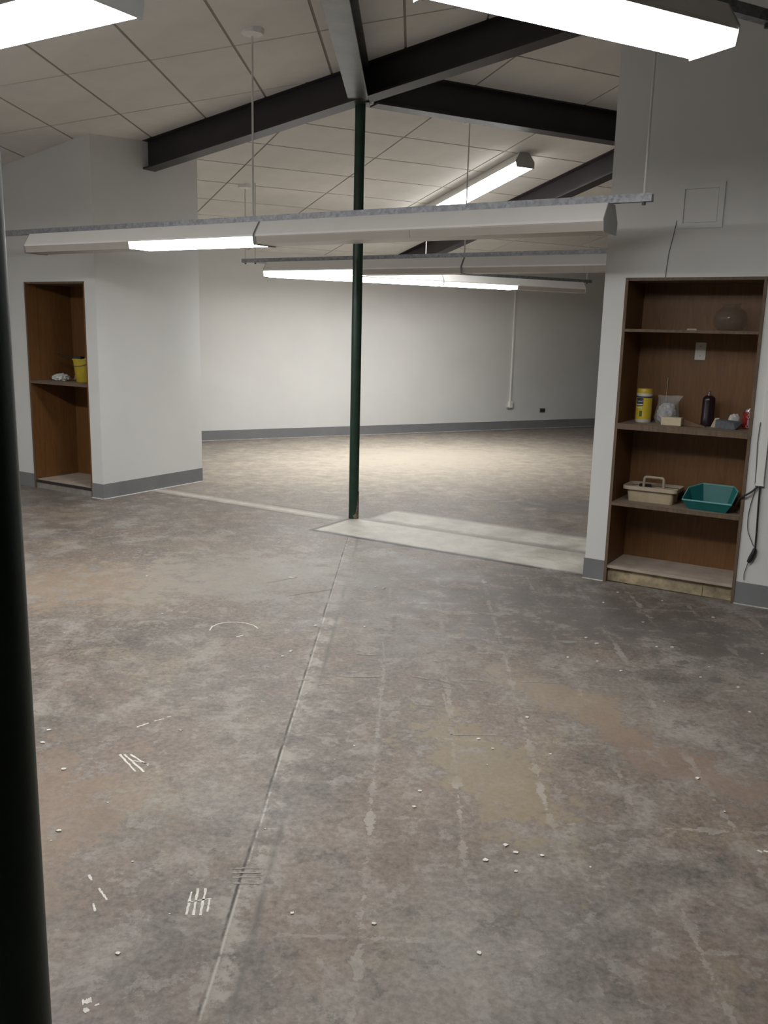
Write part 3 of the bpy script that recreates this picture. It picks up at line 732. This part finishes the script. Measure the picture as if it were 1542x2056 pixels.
# ------------------------------------------------------------------ things in the left bookcase
ZL = 1.0465
pail_y = plain('pail_yellow', (0.52, 0.40, 0.03), 0.45, var=0.12, bmp=0.05)
tpl = thing('yellow_bucket', 'yellow plastic bucket on the shelf of the left niche', 'bucket', fa(-2.765, -0.50, ZL), A_ROT)
MB().lathe([(0.078, 0.0), (0.082, 0.004), (0.104, 0.205), (0.110, 0.206), (0.110, 0.222), (0.104, 0.222), (0.101, 0.205), (0.079, 0.008)], 32).build('pail', pail_y, tpl, smooth=True)
MB().tube([(0.108 * math.cos(a_), -0.108 * math.sin(a_) * 0.95, 0.20 - 0.05 * math.sin(a_)) for a_ in [PI * k / 14 for k in range(15)]], 0.003, 6).build('bail', wire_grey, tpl, smooth=True)
bk = plain('dark_handle', (0.025, 0.018, 0.014), 0.5, var=0.2, bmp=0)
tbr = thing('paint_brush', 'dark handled brush resting across the yellow bucket', 'brush', fa(-2.80, -0.575, ZL + 0.222), A_ROT)
MB().tube([(-0.235, -0.02, 0.032), (-0.16, -0.02, 0.022), (-0.08, -0.012, 0.008), (0.02, -0.01, 0.010)], [0.007, 0.009, 0.010, 0.012], 8).build('handle', bk, tbr, smooth=True)
MB().box(0.015, 0.11, -0.032, 0.012, 0.001, 0.022).build('bristles', black, tbr)
tag(crumple('cleaning_rag', rag_m, None, fa(-3.085, -0.52, ZL), 0.070, 0.06, 0.030, 1.3, 21, 0.0, 4, A_ROT), 'crumpled pale rag beside the yellow bucket', 'rag')
tag(crumple('dust_sheet', plain('dusty_film', (0.26, 0.235, 0.20), 0.85), None, fa(-2.945, -0.40, ZL), 0.055, 0.05, 0.028, 0.9, 22, 0.0, 4, A_ROT), 'grey crumpled plastic sheet against the yellow bucket', 'plastic sheet')

# ------------------------------------------------------------------ right wall fittings
tv = thing('access_panel', 'painted over square access panel high on the right wall', 'wall panel', R_(2.845, -0.64, 2.235), A_ROT)
MB().box(-0.130, 0.130, -0.010, -0.0005, 0.0, 0.030).box(-0.130, 0.130, -0.010, -0.0005, 0.225, 0.255).box(-0.130, -0.098, -0.010, -0.0005, 0.030, 0.225).box(0.098, 0.130, -0.010, -0.0005, 0.030, 0.225).build('frame', wall_paint, tv)
MB().box(-0.094, 0.094, -0.004, -0.0005, 0.034, 0.221).build('door_leaf', wall_paint, tv)
tag(MB().tube(bez([R_(2.712, -0.643, 2.285), R_(2.697, -0.643, 2.19), R_(2.680, -0.643, 2.09), R_(2.671, -0.644, 1.955)], 6), 0.0022, 6).build('thin_wire', wire_grey), 'thin dark wire on the wall above the right bookcase', 'wire')
tr = thing('cable_raceway', 'white cable raceway on the wall right of the bookcase', 'raceway', R_(3.333, -0.64, 0.745), A_ROT)
MB().box(-0.022, 0.022, -0.026, -0.0005, 0.0, 1.25).build('channel', white_metal, tr, bevel=0.002)
MB().box(-0.0235, 0.0235, -0.0275, -0.0005, 0.0, 0.012).build('end_fitting', white_metal, tr)
def cord(name, pts, r, mat, label, b=-0.66):
    return tag(MB().tube(bez([R_(a, bb, z) for a, bb, z in pts], 7), r, 8).build(name, mat, smooth=True), label, 'cable')
cord('thin_cable', [(3.300, -0.648, 1.12), (3.296, -0.647, 1.0), (3.302, -0.646, 0.88), (3.306, -0.646, 0.76), (3.312, -0.647, 0.735)], 0.0028, wire_grey, 'thin grey cable running down beside the white raceway')
cord('shelf_cable', [(3.325, -0.655, 0.74), (3.295, -0.665, 0.705), (3.262, -0.668, 0.680), (3.232, -0.655, 0.655), (3.205, -0.60, 0.60), (3.19, -0.52, 0.553)], 0.006, black, 'black cable bending from the raceway into the lower shelf')
tpg = thing('power_cord', 'black power cord with plug hanging below the raceway', 'power cord', R_(3.34, -0.655, 0.27), A_ROT)
def L_(a, b, z): return Vector((a - 3.34, b + 0.655, z - 0.27))
MB().tube(bez([L_(3.337, -0.655, 0.744), L_(3.340, -0.658, 0.62), L_(3.345, -0.656, 0.48), L_(3.347, -0.655, 0.355)], 6), 0.0055, 8).build('cord', black, tpg, smooth=True)
MB().tube([L_(3.347, -0.655, 0.36), L_(3.342, -0.656, 0.335), L_(3.330, -0.657, 0.30), L_(3.318, -0.657, 0.272)], [0.011, 0.015, 0.016, 0.011], 10).build('plug', black, tpg, smooth=True)
MB().tube(bez([L_(3.318, -0.655, 0.275), L_(3.308, -0.652, 0.235), L_(3.300, -0.650, 0.190), L_(3.303, -0.650, 0.155)], 6), 0.0025, 6).build('thin_lead', wire_grey, tpg, smooth=True)
cord('loop_cable', [(3.318, -0.648, 0.735), (3.300, -0.648, 0.66), (3.288, -0.648, 0.56), (3.293, -0.648, 0.47), (3.318, -0.649, 0.41), (3.335, -0.650, 0.375)], 0.0026, wire_grey, 'thin grey cable looping beside the black power cord')

# ------------------------------------------------------------------ marks and flecks on the floor
mark_w = plain('chalk_white', (0.62, 0.60, 0.55), 0.9, var=0.2, scale=60, bmp=0)
mark_g = plain('chalk_faint', (0.27, 0.25, 0.225), 0.9, var=0.25, scale=60, bmp=0)
MARKS = [
    ([(-0.036, -3.659), (0.036, -3.64)], 0.020, 0),
    ([(0.084, -3.695), (0.14, -3.684)], 0.022, 0),
    ([(0.173, -3.579), (0.261, -3.589), (0.359, -3.574)], 0.028, 0),
    ([(0.514, -3.554), (0.593, -3.584)], 0.024, 0),
    ([(0.764, -3.574), (0.881, -3.582)], 0.026, 0),
    ([(0.647, -3.597), (0.692, -3.629)], 0.020, 0),
    ([(0.658, -3.668), (0.694, -3.694)], 0.018, 0),
    ([(0.23, -3.289), (0.331, -3.294)], 0.024, 0),
    ([(1.016, -3.576), (1.207, -3.577)], 0.016, 0),
    ([(0.362, -3.093), (0.379, -3.392)], 0.016, 0),
    ([(0.376, -3.471), (0.378, -3.669)], 0.020, 0),
    ([(0.376, -3.795), (0.377, -4.026)], 0.016, 0),
    ([(0.369, -4.132), (0.378, -4.222)], 0.020, 0),
    ([(0.653, -3.749), (0.672, -4.001)], 0.012, 0),
    ([(0.672, -4.107), (0.675, -4.18)], 0.020, 0),
    ([(0.551, -3.883), (0.601, -3.889)], 0.016, 0),
    ([(0.847, -3.847), (0.885, -3.86)], 0.020, 0),
    ([(0.978, -3.852), (1.048, -3.851)], 0.012, 0),
    ([(0.797, -3.228), (0.912, -3.21)], 0.030, 0),
    ([(0.67, -4.167), (0.943, -4.154)], 0.010, 0),
    ([(-0.596, -4.44), (-0.497, -4.565)], 0.010, 1),
    ([(-0.578, -4.439), (-0.465, -4.566)], 0.010, 1),
    ([(-0.555, -4.437), (-0.464, -4.517)], 0.009, 1),
    ([(-0.53, -4.483), (-0.462, -4.509)], 0.007, 1),
    ([(-0.122, -5.252), (-0.112, -5.354)], 0.009, 1),
    ([(-0.107, -5.235), (-0.092, -5.355)], 0.009, 1),
    ([(-0.085, -5.233), (-0.073, -5.354)], 0.009, 1),
    ([(-0.063, -5.283), (-0.057, -5.338)], 0.007, 1),
    ([(-0.12, -5.3), (-0.059, -5.278)], 0.006, 1),
    ([(-0.03, -5.132), (0.057, -5.123)], 0.010, 0),
    ([(-0.025, -5.152), (0.061, -5.146)], 0.010, 0),
    ([(-0.019, -5.174), (0.065, -5.168)], 0.010, 0),
    ([(-0.012, -5.202), (0.067, -5.199)], 0.010, 0),
    ([(-0.603, -4.203), (-0.566, -4.162)], 0.010, 1),
    ([(-0.549, -4.142), (-0.515, -4.115)], 0.007, 1),
    ([(-0.507, -4.1), (-0.493, -4.089)], 0.007, 1),
    ([(-0.574, -3.013), (-0.575, -2.947), (-0.548, -2.894), (-0.504, -2.868), (-0.455, -2.863), (-0.398, -2.875), (-0.353, -2.908), (-0.324, -2.955)], 0.010, 1),
    ([(-0.415, -3.1), (-0.383, -3.073)], 0.012, 1),
    ([(-0.425, -2.083), (-0.349, -2.016), (-0.245, -1.921)], 0.012, 0),
    ([(-0.297, -1.927), (-0.243, -1.933)], 0.020, 1),
    ([(-0.254, -2.347), (-0.127, -2.259), (-0.005, -2.181)], 0.012, 0),
    ([(-0.733, -3.535), (-0.704, -3.5)], 0.012, 0),
    ([(-0.704, -3.532), (-0.673, -3.49)], 0.012, 0),
    ([(-0.672, -3.529), (-0.639, -3.487)], 0.012, 0),
    ([(-0.443, -5.192), (-0.425, -5.218)], 0.009, 1),
    ([(-0.392, -5.254), (-0.35, -5.304)], 0.008, 1),
    ([(-0.383, -5.322), (-0.366, -5.356)], 0.007, 1),
    ([(-0.279, -5.693), (-0.259, -5.683)], 0.020, 1),
    ([(-0.264, -5.722), (-0.256, -5.712)], 0.020, 1),
    ([(-0.245, -5.702), (-0.236, -5.695)], 0.008, 1),
    ([(1.618, -4.921), (1.627, -4.934)], 0.012, 1),
    ([(1.636, -4.922), (1.647, -4.93)], 0.012, 1),
    ([(-0.775, -1.333), (-0.765, -1.347)], 0.020, 0),
]
rm = random.Random(2)
for pts, w, tone in MARKS:
    P = [Vector((x, y, 0)) for x, y in pts]; Q = []
    for p, q in zip(P, P[1:]):
        for k in range(10): Q.append(p + (q - p) * k / 10)
    Q.append(P[-1]); L_s, R_s = [], []
    for i, p in enumerate(Q):
        d = (Q[min(i + 1, len(Q) - 1)] - Q[max(i - 1, 0)]).normalized(); sd = Vector((-d.y, d.x, 0))
        lo_, hi_ = (0.45, 1.1) if tone else (-0.25, 1.25)
        L_s.append(p + sd * w / 2 * rm.uniform(lo_, hi_)); R_s.append(p - sd * w / 2 * rm.uniform(0.45, hi_))
    ring = L_s + R_s[::-1]
    b = MB()
    n_ = len(Q)
    for zz in (0.0009,):
        for i in range(n_ - 1):
            b.poly([L_s[i] + UPV * zz, R_s[i] + UPV * zz, R_s[i + 1] + UPV * zz, L_s[i + 1] + UPV * zz])
    b.build('paint_mark', mark_w if tone else mark_g, floor)
FLECKS = [(0.74, -5.04), (0.84, -4.99), (0.92, -5.0), (0.83, -5.09), (0.41, -5.36), (-0.76, -4.57), (-0.42, -4.22), (-0.13, -3.36), (-0.1, -3.29), (-0.02, -2.88), (0.25, -2.87), (0.28, -2.09), (0.18, -2.09), (1.05, -4.31), (0.83, -4.28), (1.3, -3.24), (1.44, -3.28), (1.49, -3.02), (1.53, -3.4), (1.99, -3.84), (1.83, -2.63), (1.9, -3.45), (2.33, -3.09), (1.88, -3.04), (1.45, -2.93), (1.68, -2.27), (2.06, -2.19), (1.0, -3.98), (0.78, -4.2), (0.18, -5.33), (0.81, -4.95), (0.54, -4.63), (0.52, -4.74), (2.26, 3.32), (0.33, -2.12), (-0.5, -0.99), (-1.62, 1.84), (-1.16, 1.83), (-1.11, 1.61), (-1.48, 1.8), (-1.21, -2.01), (-0.9, -2.76), (-0.86, -2.71), (-0.92, -4.37), (-0.94, -4.26), (-0.62, -4.97), (-0.25, -5.52), (0.69, -5.46), (1.57, -4.46), (2.04, -3.56), (1.8, -3.04), (2.27, -2.5), (1.82, -2.04)]
b = MB(); rf = random.Random(4)
extra = [(rf.uniform(-3.0, 3.0), rf.uniform(-5.8, -0.8)) for _ in range(70)] + [(rf.uniform(-2, 3.5), rf.uniform(1.5, 6.0)) for _ in range(25)]
def clear(x, y):
    aa, bb = S3 * x - 0.5 * y, 0.5 * x + S3 * y
    return not (abs(aa) > 2.2 and -0.8 < bb < 0.75)
for i, (x, y) in enumerate([q for q in FLECKS + extra if clear(*q)]):
    big = i < len(FLECKS); s_ = rf.uniform(0.007, 0.012) if big else rf.uniform(0.003, 0.006)
    n_ = rf.choice((4, 5, 6)); a0 = rf.uniform(0, PI)
    lo = [Vector((x + s_ * rf.uniform(0.6, 1.1) * math.cos(a0 + 2 * PI * k / n_), y + s_ * rf.uniform(0.5, 1.0) * math.sin(a0 + 2 * PI * k / n_), 0.0002)) for k in range(n_)]
    b.rings([lo, [p + Vector((0, 0, s_ * 0.35)) for p in lo]])
db = b.build('plaster_flecks', mark_w); db['kind'] = 'stuff'
tag(db, 'white plaster flecks scattered over the concrete floor', 'debris')
